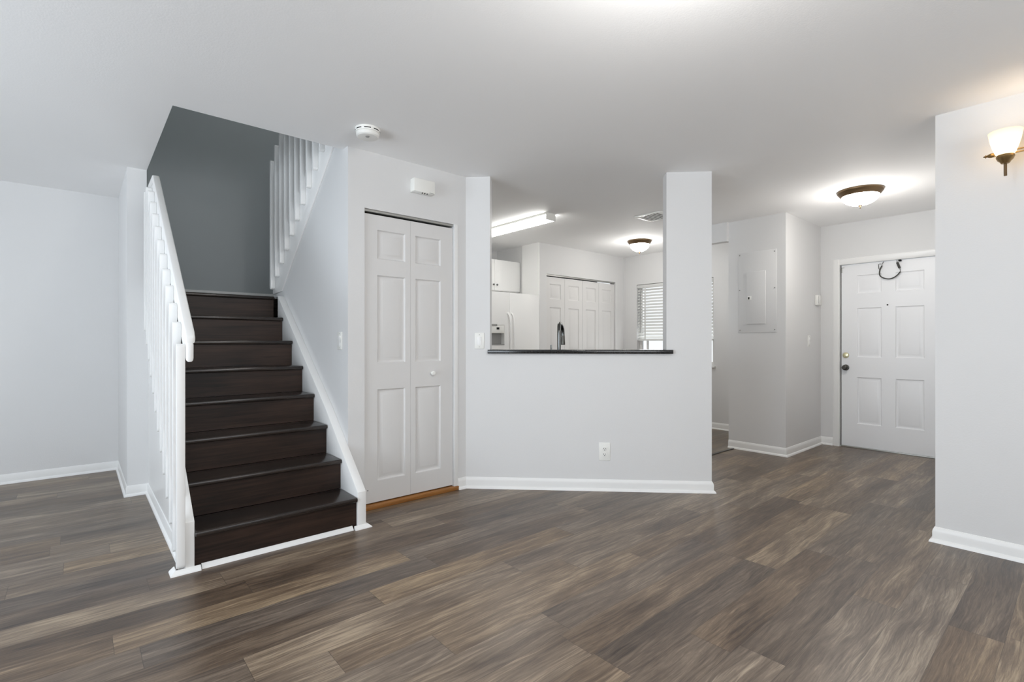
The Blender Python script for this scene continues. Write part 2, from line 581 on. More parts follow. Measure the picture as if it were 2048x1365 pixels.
# bar wall: a U in elevation, 45 degrees to the other walls, 12 cm thick
bar = MB()
bar.prism([(-0.655, 0), (1.24, 0), (1.24, CH), (0.903, CH), (0.903, 1.054), (-0.452, 1.054), (-0.452, CH), (-0.655, CH)], 'y', 0.0, 0.12, 0.0)
o = bar.build('wall_bar', M_WALL, None, bar_pt(0), FACE_45)
tag(o, 'white half wall with a serving opening between two columns', 'wall', kind='structure')

# sconce wall block: living-room face and entry-hall face
mb = MB(); mb.box(XP, XE, -3.2, 0.58, 0, CH)
struct('wall_right', mb, M_WALL, 'white wall carrying the wall lamp', 'wall')
# block with the electrical panel
mb = MB(); mb.box(5.33, XE, 1.985, 2.565, 0, CH)
struct('wall_panel', mb, M_WALL, 'white wall block that holds the breaker panel', 'wall')
# dropped header between that block and a short stub behind the bar column
mb = MB(); mb.prism([(2.565, 2.235), (2.97, 2.235), (2.97, 0.0), (3.07, 0.0), (3.07, CH), (2.565, CH)], 'x', 5.29, 5.38)
struct('wall_kitchen_header', mb, M_WALL, 'dropped white header beside the breaker panel wall', 'wall')
# outer wall: local x = -Y
mb = wall_with_hole(-2.60, -0.58, CH, -1.80, -0.885, 0, 1.992, 0.0, 0.14)
o = mb.build('wall_entry', M_WALL, None, (XE, 0, 0), FACE_X)
tag(o, 'white outer wall around the front door', 'wall', kind='structure')
mb = wall_with_hole(-4.68, -2.60, CH, -4.442, -3.244, 0.83, 2.0, 0.0, 0.14)
o = mb.build('wall_kitchen_window', M_WALL, None, (XE, 0, 0), FACE_X)
tag(o, 'white kitchen wall around the window with blinds', 'wall', kind='structure')
# pantry wall
mb = wall_with_hole(4.53, XE, CH, 4.656, 6.117, 0, 2.045, 4.68, 4.78)
struct('wall_pantry', mb, M_WALL, 'white kitchen wall around the pantry doors', 'wall')
mb = MB(); mb.box(4.53, 4.63, 4.78, 5.55, 0, CH)
struct('wall_pantry_side', mb, M_WALL, 'white pantry side wall beside the refrigerator', 'wall')
mb = MB(); mb.box(4.63, XE, 5.2, 5.25, 0, CH)
struct('wall_pantry_back', mb, M_DARK, 'back of the shut pantry', 'wall')
mb = MB(); mb.box(2.42, 4.63, 5.55, 5.67, 0, CH)
struct('wall_kitchen_back', mb, M_WALL, 'white kitchen wall behind the refrigerator', 'wall')
# walls behind the camera, with the openings that let the daylight in
mb = wall_with_hole(-5.72, 3.2, CH, -3.35, -0.15, 0, 2.08, 0.0, 0.12)
o = mb.build('wall_patio', M_WALL, None, (-3.4, 0, 0), FACE_X)
o.rotation_euler = (0, 0, R(-90)); o.location = (-3.52, 0, 0)
tag(o, 'white wall around the patio door behind the camera', 'wall', kind='structure')
mb = wall_with_hole(-3.4, XP, CH, -1.4, 2.0, 0.5, 2.2, -3.32, -3.2)
struct('wall_behind', mb, M_WALL, 'white wall with the living-room window behind the camera', 'wall')

# ------------------------------------------------------------------ baseboards
BB = [(0.0, 0.0), (0.026, 0.0), (0.0245, 0.009), (0.0195, 0.016), (0.012, 0.020), (0.012, 0.060), (0.0095, 0.072), (0.006, 0.078), (0.004, 0.084), (0.0, 0.086)]
BBT = [(0.0, 0.0), (0.020, 0.0), (0.018, 0.010), (0.011, 0.017), (0.008, 0.019), (0.008, 0.064), (0.004, 0.076), (0.0, 0.078)]
def base(name, path, label, prof=BB):
    b = MB(); b.sweep(path, prof)
    return struct(name, b, M_TRIM, label, 'baseboard')
base('baseboard_far_left', [(-3.4, YF), (0.272, YF), (0.272, 4.66), (0.40, 4.66), (0.40, 2.99)], 'white baseboard stepping round the foot of the stair wall', BBT)
base('baseboard_bar', [(2.222, YC), (2.30, YC), bar_pt(1.24)[:2], bar_pt(1.24, 0, 0.12)[:2]], 'white baseboard along the bar wall')
base('baseboard_panel', [(5.33, 2.565), (5.33, 1.985), (XE, 1.985), (XE, 1.863)], 'white baseboard round the breaker panel wall')
base('baseboard_right', [(XE - 0.02, 0.58), (XP, 0.58), (XP, -3.2)], 'white baseboard along the wall with the wall lamp')
base('baseboard_kitchen_window', [(XE, 4.68), (XE, 2.57)], 'white baseboard under the kitchen window')
base('baseboard_pantry', [(6.13, 4.68), (XE, 4.68)], 'short white baseboard beside the pantry doors')
b = MB(); b.sweep([(0.39, YF), (2.30, YF)], [(0, 1.5405), (0.012, 1.5405), (0.012, 1.635), (0.006, 1.652), (0, 1.655)])
struct('baseboard_landing', b, M_TRIM, 'white baseboard along the grey landing wall', 'baseboard')
b = MB(); b.sweep([(1.347, YC), (1.46, YC)], BB)
struct('baseboard_closet', b, M_TRIM, 'short white baseboard between stairs and closet', 'baseboard')

# ------------------------------------------------------------------ trims
mb = MB(); mb.prism([(3.20, 2.49), (5.30, 2.49), (5.30, 2.52), (3.20, 2.52)], 'z', 0.0, 0.008, 0.002)
struct('trim_1', mb, M_PEWTER, 'dark metal strip where the kitchen floor begins', 'floor strip')
mb = MB(); mb.box(1.455, 2.226, YC - 0.016, YC + 0.10, 0.0, 0.030, 0.004)
struct('trim_2', mb, M_SILL, 'honey-coloured wooden threshold under the closet doors', 'threshold')
mb = MB(); mb.box(2.192, 2.222, YC - 0.005, YC, 0.030, 2.052, 0.001)
struct('trim_3', mb, M_TRIM, 'thin white jamb strip beside the closet doors', 'door trim')

# ------------------------------------------------------------------ doors
def panel_leaf(w, h, t, panels, depth=0.010):
    """Door leaf, front at y=0; panels: (x0,x1,z0,z1) pressed in and raised again in the middle."""
    b = MB()
    V = {}
    def v(x, y, z):
        k = (round(x, 5), round(y, 5), round(z, 5))
        if k not in V:
            V[k] = b.bm.verts.new((x, y, z))
        return V[k]
    xs = sorted({0.0, w} | {p[0] for p in panels} | {p[1] for p in panels})
    zs = sorted({0.0, h} | {p[2] for p in panels} | {p[3] for p in panels})
    def inside(x, z):
        return any(p[0] < x < p[1] and p[2] < z < p[3] for p in panels)
    for x0, x1 in zip(xs, xs[1:]):
        for z0, z1 in zip(zs, zs[1:]):
            if not inside((x0 + x1) / 2, (z0 + z1) / 2):
                b.bm.faces.new((v(x0, 0, z0), v(x1, 0, z0), v(x1, 0, z1), v(x0, 0, z1)))
    for x0, x1, z0, z1 in panels:
        lv = [(0.0, 0.0), (0.007, depth * 0.8), (0.013, depth), (0.019, depth), (0.040, depth * 0.25), (0.043, depth * 0.2)]
        prev = None
        for ins, y in lv:
            ring = [v(x0 + ins, y, z0 + ins), v(x1 - ins, y, z0 + ins), v(x1 - ins, y, z1 - ins), v(x0 + ins, y, z1 - ins)]
            if prev:
                if ins == 0.007:   # the outer ring is split where the grid has extra points
                    pass
                for i in range(4):
                    j = (i + 1) % 4
                    b.bm.faces.new((prev[i], prev[j], ring[j], ring[i]))
            prev = ring
        b.bm.faces.new(prev)
    for p, q in (((0, 0), (w, 0)), ((w, 0), (w, h)), ((w, h), (0, h)), ((0, h), (0, 0))):
        b.bm.faces.new((v(p[0], 0, p[1]), v(p[0], t, p[1]), v(q[0], t, q[1]), v(q[0], 0, q[1])))
    b.bm.faces.new((v(0, t, h), v(w, t, h), v(w, t, 0), v(0, t, 0)))
    bmesh.ops.recalc_face_normals(b.bm, faces=b.bm.faces[:])
    return b

# door_1: closet bifold
D1Y = YC + 0.018
d1 = thing('door_1', 'white two-leaf bifold closet door beside the stairs', 'door', (1.465, D1Y, 0), FACE_Y, kind='structure')
zb = 0.038
lp = [(0.098, 0.314, 1.719 - zb, 1.921 - zb), (0.098, 0.314, 0.999 - zb, 1.607 - zb), (0.098, 0.314, 0.184 - zb, 0.815 - zb)]
lf = panel_leaf(0.3555, 1.984, 0.034, lp, 0.012).build('leaf', M_DOOR, d1, (0, 0, zb))
rp = [(0.040, 0.257, p[2], p[3]) for p in lp]
rf = panel_leaf(0.3650, 1.984, 0.034, rp, 0.012).build('leaf', M_DOOR, d1, (0.3570, 0, zb))
kb = MB(); kb.lathe([(0, -0.034), (0.010, -0.034), (0.0165, -0.029), (0.018, -0.022), (0.015, -0.014), (0.008, -0.009), (0.009, 0.0), (0, 0.0)], (0, 0, 0), 'y', 24)
kb.build('knob', M_PLASTIC, rf, (0.179, 0, 0.911 - zb))
b = MB(); b.box(-0.003, 0.724, -0.006, 0.030, 2.036, 2.051)
b.build('track', M_TRACK, d1)
b = MB(); b.lathe([(0, -0.003), (0.003, -0.003), (0.003, 0), (0, 0)], (0.028, 0, 0.128), 'y', 12)
b.build('screw_hole', M_DARK, d1)

# door_2: pantry double bifold
d2 = thing('door_2', 'white four-leaf bifold pantry door in the kitchen', 'door', (4.660, 4.70, 0), FACE_Y, kind='structure')
for k in range(4):
    pp = [(0.075, 0.290, p[2], p[3]) for p in lp]
    panel_leaf(0.3605, 1.975, 0.034, pp).build('leaf', M_DOOR, d2, (0.3635 * k, 0, zb))
b = MB(); b.box(-0.003, 1.456, -0.006, 0.03, 2.026, 2.044)
b.build('track', M_TRACK, d2)

# door_3: front door; local x = -Y, origin at the latch-side jamb
d3 = thing('door_3', 'white six-panel front door with brass deadbolt', 'front door', (XE + 0.03, 1.797, 0), FACE_X, kind='structure')
def yl(y):
    return 1.797 - y
cols = [(yl(1.652), yl(1.432)), (yl(1.315), yl(1.082))]
rows = [(1.668, 1.863), (0.981, 1.510), (0.262, 0.765)]
ep = [(c[0], c[1], r[0] - 0.014, r[1] - 0.014) for c in cols for r in rows]
slab = panel_leaf(0.905, 1.968, 0.042, ep).build('slab', M_ENTRY, d3, (0.006, 0, 0.014))
b = MB(); b.lathe([(0, -0.016), (0.016, -0.016), (0.027, -0.012), (0.031, -0.004), (0.031, 0.0), (0, 0)], (0, 0, 0), 'y', 28)
b.box(-0.005, 0.005, -0.034, -0.012, -0.016, 0.016, 0.003)
b.build('deadbolt', M_BRASS, d3, (0.048, 0, 1.0))
b = MB(); b.lathe([(0, -0.058), (0.016, -0.057), (0.026, -0.050), (0.029, -0.040), (0.025, -0.028), (0.013, -0.020), (0.013, -0.010), (0.032, -0.006), (0.033, 0.0), (0, 0)], (0, 0, 0), 'y', 28)
b.build('knob', M_PEWTER, d3, (0.048, 0, 0.866))
b = MB(); b.lathe([(0, -0.004), (0.005, -0.005), (0.0075, -0.003), (0.0075, 0), (0, 0)], (0, 0, 0), 'y', 16)
b.build('peephole', M_DARK, d3, (yl(1.376), 0, 1.531))
b = MB(); b.box(0.002, 0.905, -0.012, 0.03, 0.0, 0.013, 0.002)
b.build('sill', M_TRACK, d3)
b = MB(); b.box(0.006, 0.014, -0.006, 0.002, 1.905, 1.962, 0.001); b.box(0.006, 0.034, -0.006, 0.002, 1.955, 1.962, 0.001)
b.build('latch_plate', M_TRACK, d3)
b = MB(); b.box(-0.003, 0.0055, 0.016, 0.04, 0.0, 1.985)
b.build('weather_strip', M_RUBBER, d3)
# casing round the front door
b = MB()
cp = [(0.0, 0.0), (0.064, 0.0), (0.064, -0.010), (0.054, -0.016), (0.020, -0.013), (0.008, -0.009), (0.0, -0.006)]
b.prism([(x, y) for x, y in [(-0.064 + c[0], c[1]) for c in cp]], 'z', 0.0, 2.052)
b.prism([(c[1], 1.9885 + c[0]) for c in cp], 'x', 0.0, 0.905)
o = b.build('trim_4', M_TRIM, None, (XE, 1.799, 0), FACE_X)
tag(o, 'white casing round the front door', 'door trim', kind='structure')

# ------------------------------------------------------------------ staircase
RIS, TRD, Y0 = 0.1925, 0.2465, 2.947
XL, XR = 0.4405, 1.290
st = thing('staircase', 'dark espresso wooden staircase climbing to a landing', 'staircase', ((XL + XR) / 2, Y0, 0))
hw = (XR - XL) / 2
for k in range(1, 9):
    y = TRD * (k - 1)
    rb = MB(); rb.box(-hw, hw, y, y + 0.018, RIS * (k - 1) + (0.0005 if k > 1 else 0.0), RIS * k - 0.0285)
    rb.build('riser', M_STAIR, st)
    if k < 8:
        tb = MB(); tb.box(-hw, hw, y - 0.028, y + TRD - 0.0005, RIS * k - 0.028, RIS * k, 0.010, 3)
        tb.build('tread', M_TREAD, st)
lx0, lx1 = 0.391 - (XL + XR) / 2, 2.299 - (XL + XR) / 2
yl8 = TRD * 7
tb = MB(); tb.box(-hw, hw + 0.003, yl8 - 0.028, yl8 + 0.06, RIS * 8 - 0.028, RIS * 8, 0.010, 3)
tb.build('nosing', M_TREAD, st)
mx_ = (XL + XR) / 2
tb = MB(); tb.prism([(lx0, yl8 + 0.0605), (1.2945 - mx_, yl8 + 0.0605), (1.2945 - mx_, 4.862 - Y0), (1.388 - mx_, 4.862 - Y0), (1.388 - mx_, 4.71 - Y0), (lx1, 4.71 - Y0), (lx1, YF - Y0 - 0.001), (lx0, YF - Y0 - 0.001)], 'z', RIS * 8 - 0.16, RIS * 8)
tb.build('landing', M_TREAD, st)
# skirt board against the closed wall
sx0, sx1 = XR + 0.0008 - (XL + XR) / 2, 1.3455 - (XL + XR) / 2
skb = MB(); skb.prism([(-0.016, 0.0), (-0.016, 0.222), (0.52, 0.690), (1.61, 1.538), (1.61, 1.25), (0.03, 0.0)], 'x', sx0, sx1, 0.003)
skb.build('skirt_board', M_TRIM, st)
# shoe mouldings at the foot
shp = [(0, 0), (0.025, 0), (0.023, 0.006), (0.004, 0.022), (0, 0.022)]
def shoe(x0, x1, yb, par, xoff=0.0):
    s_ = MB(); s_.prism([(yb - a, h) for a, h in shp], 'x', x0, x1)
    return s_.build('shoe_molding', M_TRIM, par)
shoe(-hw + 0.03, hw - 0.028, 0.0, st)
s_ = MB(); s_.sweep([(0.362 - (XL + XR) / 2, 0.045), (0.362 - (XL + XR) / 2, -0.0125), (0.466 - (XL + XR) / 2, -0.0125)][::1], shp)
s_.build('shoe_molding', M_TRIM, st)
s_ = MB(); s_.sweep([(1.268 - (XL + XR) / 2, -0.0175), (1.349 - (XL + XR) / 2, -0.0175), (1.349 - (XL + XR) / 2, 0.24)], shp)
s_.build('shoe_molding', M_TRIM, st)
# second flight, climbing back over the closet
u2 = thing('upper_staircase', 'second dark flight of stairs behind the white balusters', 'staircase', (1.84, 4.70, RIS * 8))
for k in range(1, 7):
    y = -TRD * (k - 1)
    rb = MB(); rb.box(-0.45, 0.455, y - 0.018, y, RIS * (k - 1) + 0.0005, RIS * k - 0.0285)
    rb.build('riser', M_STAIR, u2)
    if k < 6:
        tb = MB(); tb.box(-0.45, 0.455, y - TRD + 0.0005, y + 0.028, RIS * k - 0.028, RIS * k, 0.010, 3)
        tb.build('tread', M_TREAD, u2)

# near railing (open side of the first flight)
rl = thing('stair_railing', 'white slatted stair railing at the open side of the lower stairs', 'railing', (0.42, 2.93, 0.0))
def baluster(par, x0, yc, z0, z1):
    r_ = 0.0185
    poly = []
    for k in range(9):
        a_ = PI * k / 8
        poly.append((yc + r_ * math.cos(a_), z1 - r_ + r_ * math.sin(a_)))
    for k in range(9):
        a_ = PI + PI * k / 8
        poly.append((yc + r_ * math.cos(a_), z0 + r_ + r_ * math.sin(a_)))
    b_ = MB(); b_.prism(poly, 'x', x0, x0 + 0.0365, 0.004, 2)
    return b_.build('baluster', M_TRIM, par)
ox, oy = 0.42, 2.93
baluster(rl, 0.3625 - ox, 2.9385 - oy, 0.027, 1.135)
proto = baluster(rl, 0.3625 - ox, 0.0, 0.0, 1.18)
for k in range(1, 13):
    yc = 2.9385 + 0.133 * k
    o = proto if k == 1 else proto.copy()
    if k > 1:
        COL.objects.link(o)
        o.parent = rl
    zt = 1.137 + 0.79 * (yc - 2.93)
    o.location = (0, yc - oy, zt - 1.18)
    if zt > 2.25:
        o.scale = (1, 1, (2.25 - (zt - 1.18)) / 1.18)
# rail: a board on edge with a rounded cap
b = MB()
b.prism([(2.913 - oy, 1.040), (2.913 - oy, 1.135), (4.36 - oy, 1.135 + 0.79 * 1.447), (4.655 - oy, 2.285), (4.655 - oy, 2.18), (4.36 - oy, 1.040 + 0.79 * 1.447)], 'x', 0.3995 - ox, 0.434 - ox, 0.012, 3)
b.build('rail_board', M_TRIM, rl)
b = MB()
b.prism([(2.918 - oy, 1.130), (2.918 - oy, 1.172), (2.94 - oy, 1.202), (4.375 - oy, 2.338), (4.655 - oy, 2.332), (4.655 - oy, 2.283), (4.375 - oy, 2.283)], 'x', 0.396 - ox, 0.4415 - ox, 0.012, 3)
b.build('handrail', M_TRIM, rl)

# upper railing (second flight)
ur = thing('stair_railing', 'white slatted railing of the upper flight against the grey wall', 'railing', (1.33, 4.82, 1.61))
ux, uy, uz = 1.33, 4.82, 1.61
proto = None
for k in range(0, 11):
    yc = 4.80 - 0.1335 * k
    z0 = 1.600 + 0.742 * (4.82 - yc)
    if proto is None:
        proto = baluster(ur, 1.2965 - ux, 0.0, 0.0, 1.155)
        o = proto
    else:
        o = proto.copy()
        COL.objects.link(o)
        o.parent = ur
    o.location = (0, yc - uy, z0 - uz)
b = MB()
b.prism([(4.855 - uy, 1.575 - uz), (4.855 - uy, 1.775 - uz), (3.296 - uy, 1.775 + 0.74 * 1.559 - uz), (3.296 - uy, 2.615 - uz), (4.60 - uy, 1.586 - uz)], 'x', 1.3332 - ux, 1.3457 - ux, 0.002)
b.build('stringer', M_TRIM, ur)
b = MB()
b.prism([(4.84 - uy, 2.58 - uz), (4.84 - uy, 2.72 - uz), (3.32 - uy, 2.72 + 0.75 * 1.52 - uz), (3.32 - uy, 2.58 + 0.75 * 1.52 - uz)], 'x', 1.334 - ux, 1.372 - ux, 0.010, 3)
b.build('handrail', M_TRIM, ur)

# ------------------------------------------------------------------ bar ledge
lg = MB()
lg.prism([(-0.468, -0.030), (0.948, -0.030), (0.948, -0.001), (0.902, -0.001), (0.902, 0.18), (-0.451, 0.18), (-0.451, -0.001), (-0.468, -0.001)], 'z', 0.0, 0.030, 0.003)
o = lg.build('bar_ledge', M_GRANITE, None, bar_pt(0, 1.0545), FACE_45)
tag(o, 'narrow black granite ledge across the serving opening', 'counter')

# ------------------------------------------------------------------ switches, outlet, panel and other wall fittings
def plate_mesh(w, h, t=0.006):
    b_ = MB(); b_.box(-w / 2, w / 2, -t, 0, -h / 2, h / 2, 0.0025, 2)
    return b_
def rocker_switch(label, loc, rz, w=0.073, h=0.120):
    t_ = thing('light_switch', label, 'light switch', loc, rz)
    plate_mesh(w, h).build('plate', M_PLASTIC, t_)
    b_ = MB(); b_.prism([(-0.0055, -0.033), (-0.0095, -0.033), (-0.0075, 0.0), (-0.0115, 0.033), (-0.0055, 0.033)], 'x', -0.0165, 0.0165, 0.001)
    b_.build('rocker', M_CAB, t_)
    for z in (-0.048, 0.048):
        s = MB(); s.lathe([(0, -0.0072), (0.0025, -0.007), (0.003, -0.006), (0, -0.006)], (0, 0, z), 'y', 12)
        s.build('screw', M_GREY, t_)
    return t_
rocker_switch('white rocker light switch on the column left of the serving opening', bar_pt(-0.535, 1.153), FACE_45, 0.075, 0.126)
rocker_switch('white light switch on the stair wall at the closet corner', (1.346, 3.338, 1.152), FACE_X)
rocker_switch('white light switch on the side of the breaker panel wall', (5.955, 1.985, 1.155), FACE_Y)

t = thing('wall_outlet', 'white duplex power outlet low on the bar wall', 'outlet', bar_pt(0.435, 0.300), FACE_45)
plate_mesh(0.086, 0.136).build('plate', M_PLASTIC, t)
for z in (0.0215, -0.0215):
    b = MB(); b.lathe([(0, -0.009), (0.0155, -0.009), (0.017, -0.0075), (0.017, -0.006), (0, -0.006)], (0, 0, z), 'y', 24)
    sk = b.build('socket', M_PLASTIC, t)
    b = MB(); b.box(-0.0085, -0.0055, -0.0098, -0.0088, z - 0.001, z + 0.008); b.box(0.0055, 0.0085, -0.0098, -0.0088, z + 0.000, z + 0.007)
    b.lathe([(0, -0.0098), (0.0035, -0.0098), (0.0035, -0.0088), (0, -0.0088)], (0, 0, z - 0.008), 'y', 12)
    b.build('slot', M_DARK, sk)

t = thing('breaker_panel', 'large white painted breaker panel with a small hatch', 'electrical panel', (5.33, 2.264, 1.665), FACE_X)
b = MB(); b.box(-0.195, 0.195, -0.005, 0, -0.422, 0.422, 0.0015)
b.build('cover', M_WALL, t)
hx0, hx1 = 2.264 - 2.366, 2.264 - 2.174
b = MB(); b.box(hx0, hx1, -0.017, -0.0052, -0.332, 0.214, 0.002)
hatch = b.build('hatch', M_WALL, t)
b = MB(); b.box(hx0 + 0.012, hx0 + 0.052, -0.020, -0.0172, -0.082, -0.040, 0.001)
lt = b.build('latch', M_PLASTIC, hatch)
b = MB(); b.box(hx0 + 0.020, hx0 + 0.033, -0.0215, -0.0202, -0.073, -0.050)
b.build('keyhole', M_DARK, lt)
for x, z in ((-0.178, 0.40), (-0.178, 0.03), (-0.175, -0.395), (0.176, 0.03), (0.176, -0.395), (0.176, 0.40)):
    b = MB(); b.lathe([(0, -0.0105), (0.005, -0.0095), (0.0065, -0.0075), (0, -0.007)], (x, 0, z), 'y', 12)
    b.build('screw', M_GREY, t)

t = thing('wall_sensor', 'small white plastic box on the wall corner by the front door', 'sensor', (6.195, 1.985, 1.607), FACE_Y)
b = MB(); b.box(-0.058, 0.058, -0.030, 0, -0.055, 0.055, 0.006, 2)
b.build('case', M_PLASTIC, t)
b = MB(); b.box(-0.047, -0.041, -0.0315, -0.0302, -0.035, 0.04)
b.build('slot', M_GREY, t)

t = thing('door_chime', 'white door chime box above the closet door', 'door chime', (1.895, YC, 2.272), FACE_Y)
b = MB(); b.box(-0.087, 0.087, -0.060, 0, -0.047, 0.047, 0.004, 2)
b.build('cover', M_PLASTIC, t)
for k in range(3):
    b = MB(); b.prism([(-0.018 + 0.020 * k, -0.052), (-0.010 + 0.020 * k, -0.052), (0.000 + 0.020 * k, -0.028), (-0.008 + 0.020 * k, -0.028)], 'z', -0.0482, -0.0468)
    b.build('sound_slot', M_DARK, t)
b = MB(); b.box(0.038, 0.080, -0.0612, -0.0595, -0.044, -0.041)
b.build('seam', M_GREY, t)

t = thing('smoke_detector', 'round white smoke detector on the ceiling near the stairs', 'smoke detector', (1.332, 2.880, CH))
b = MB(); b.lathe([(0, 0), (0.0745, 0), (0.0745, -0.010), (0.071, -0.024), (0.066, -0.026), (0, -0.026)], seg=48)
b.build('base', M_PLASTIC, t)
b = MB(); b.lathe([(0, -0.026), (0.067, -0.0262), (0.067, -0.044), (0.060, -0.050), (0.040, -0.052), (0, -0.054)], seg=48)
b.build('cap', M_PLASTIC, t)
for a0 in range(0, 360, 45):
    b = MB()
    rr0, zz = 0.0735, -0.0145
    pts = []
    for i in range(7):
        a = R(a0 + 4 + i * 5.2)
        pts.append((math.cos(a), math.sin(a)))
    vs_ = []
    for c, s in pts:
        vs_.append((b.bm.verts.new((c * 0.0739, s * 0.0739, -0.0125)), b.bm.verts.new((c * 0.0731, s * 0.0731, -0.0175)),
                    b.bm.verts.new((c * 0.070, s * 0.070, -0.0175)), b.bm.verts.new((c * 0.070, s * 0.070, -0.0125))))
    for A, B in zip(vs_, vs_[1:]):
        for i in range(4):
            b.bm.faces.new((A[i], A[(i + 1) % 4], B[(i + 1) % 4], B[i]))
    b.bm.faces.new(vs_[0][::-1]); b.bm.faces.new(vs_[-1])
    bmesh.ops.recalc_face_normals(b.bm, faces=b.bm.faces[:])
    b.build('slot', M_DARK, t)
b = MB(); b.lathe([(0, -0.0535), (0.012, -0.0535), (0.011, -0.0565), (0, -0.057)], (-0.012, -0.022, 0), seg=20)
b.build('test_button', M_GREY, t)

# closer cable hanging at the head of the front door (local frame of the door)
t = thing('door_cable', 'dark looped cable with clip and spring hanging on the front door', 'cable', (XE + 0.03, 1.797, 1.965), FACE_X)
def dp(x, y, out=0.022):
    """A point on the door face from its bearing in the entry view: worked out once on the door plane."""
    return (x, -out, y)
# loop points on the door plane (local x, height below the door head)
loop = [(0.380, -0.022), (0.362, -0.062), (0.357, -0.108), (0.369, -0.137), (0.400, -0.158), (0.437, -0.168), (0.470, -0.162), (0.505, -0.139), (0.533, -0.103)]
def smooth(pts, n=6):
    out = []
    for i in range(len(pts) - 1):
        p0, p1, p2, p3 = (Vector(pts[max(0, min(len(pts) - 1, i + d))]) for d in (-1, 0, 1, 2))
        for k in range(n):
            u = k / n
            out.append(0.5 * ((2 * p1) + (p2 - p0) * u + (2 * p0 - 5 * p1 + 4 * p2 - p3) * u * u + (3 * p1 - p0 - 3 * p2 + p3) * u ** 3))
    out.append(Vector(pts[-1]))
    return out
b = MB(); b.tube(smooth([dp(*p) for p in loop]), 0.0058, 10)
b.build('cable', M_RUBBER, t)
b = MB(); b.tube([dp(0.533, -0.103), dp(0.530, -0.080), dp(0.528, -0.066)], 0.0022, 8)
b.build('wire', M_PEWTER, t)
b = MB(); b.tube([dp(0.526, -0.066), dp(0.507, -0.006)], 0.0105, 12)
b.build('spring', M_RUBBER, t)
b = MB(); b.tube([dp(0.507, -0.006), dp(0.503, 0.012), dp(0.503, 0.020, 0.0)], 0.0022, 8)
b.build('hook', M_PEWTER, t)
b = MB(); b.tube([dp(0.360, -0.062), dp(0.352, -0.056), dp(0.348, -0.010), dp(0.360, -0.004), dp(0.384, -0.010), dp(0.386, 0.004), dp(0.388, 0.018, 0.0)], 0.0030, 8)
b.build('clip', M_PEWTER, t)
b = MB(); b.box(0.517, 0.540, -0.030, 0.0, 0.004, 0.020, 0.002)
b.build('bracket', M_DARK, t)

# ------------------------------------------------------------------ lamps
def dome_lamp(label, loc, r, glass, deep=0.47, group='flush dome ceiling lamps'):
    t_ = thing('ceiling_lamp', label, 'ceiling lamp', loc, 0, group)
    b_ = MB()
    b_.lathe([(0, 0), (r, 0), (r, -0.010), (r * 0.985, -0.018), (r * 0.93, -0.028), (r * 0.86, -0.044), (r * 0.82, -0.050), (r * 0.80, -0.048), (0, -0.040)], seg=56)
    b_.build('canopy', M_BRONZE, t_)
    b_ = MB()
    pr = [(r * 0.80, -0.0485)]
    d_ = r * deep
    for k in range(1, 10):
        a = k / 9 * PI / 2
        pr.append((r * 0.80 * math.cos(a) if k < 9 else 0.0, -0.0485 - d_ * math.sin(a)))
    b_.lathe(pr, seg=56)
    b_.build('glass_bowl', glass, t_)
    zb_ = -0.0485 - d_
    b_ = MB()
    b_.lathe([(0, zb_ + 0.004), (0.016, zb_ + 0.002), (0.013, zb_ - 0.006), (0.006, zb_ - 0.012), (0.008, zb_ - 0.018), (0.004, zb_ - 0.026), (0, zb_ - 0.028)], seg=20)
    b_.build('finial', M_BRONZE, t_)
    return t_
dome_lamp('bronze-rimmed dome ceiling lamp in front of the entry door', (5.05, 1.285, CH), 0.168, M_GLOW_HALL)
dome_lamp('glowing dome ceiling lamp in the kitchen beside the ceiling vent', (5.424, 3.77, CH), 0.150, M_GLOW_DOME, 0.61)
dome_lamp('dome ceiling lamp over the living room, only its glow in sight', (1.30, 0.72, CH), 0.168, M_GLOW_LIVING)
point('entry_bulb', (5.05, 1.285, 2.04), 8.5, (1.0, 0.97, 0.93), 0.08)
point('kitchen_bulb', (5.424, 3.77, 2.08), 6.0, (1.0, 0.98, 0.95), 0.08)
point('upstairs_fill', (1.85, 4.0, 4.85), 14.0, (1.0, 0.99, 0.97), 0.10)  # added fill light, no fixture upstairs: brightens the grey stairwell wall
point('living_bulb', (1.30, 0.72, 2.06), 14.0, (1.0, 0.98, 0.95), 0.08)

# fluorescent fixture in the kitchen
t = thing('fluorescent_light', 'long lit fluorescent box light on the kitchen ceiling', 'ceiling light', (3.585, 4.15, CH))
b = MB(); b.box(-0.065, 0.065, -0.608, 0.608, -0.022, 0, 0.002)
b.build('housing', M_PLASTIC, t)
b = MB(); b.box(-0.062, 0.062, -0.598, 0.598, -0.072, -0.0222, 0.006)
b.build('diffuser', M_GLOW_TUBE, t)
for s in (-1, 1):
    b = MB(); b.box(-0.065, 0.065, min(s * 0.600, s * 0.612), max(s * 0.600, s * 0.612), -0.074, -0.0225, 0.002)
    b.build('end_cap', M_PLASTIC, t)

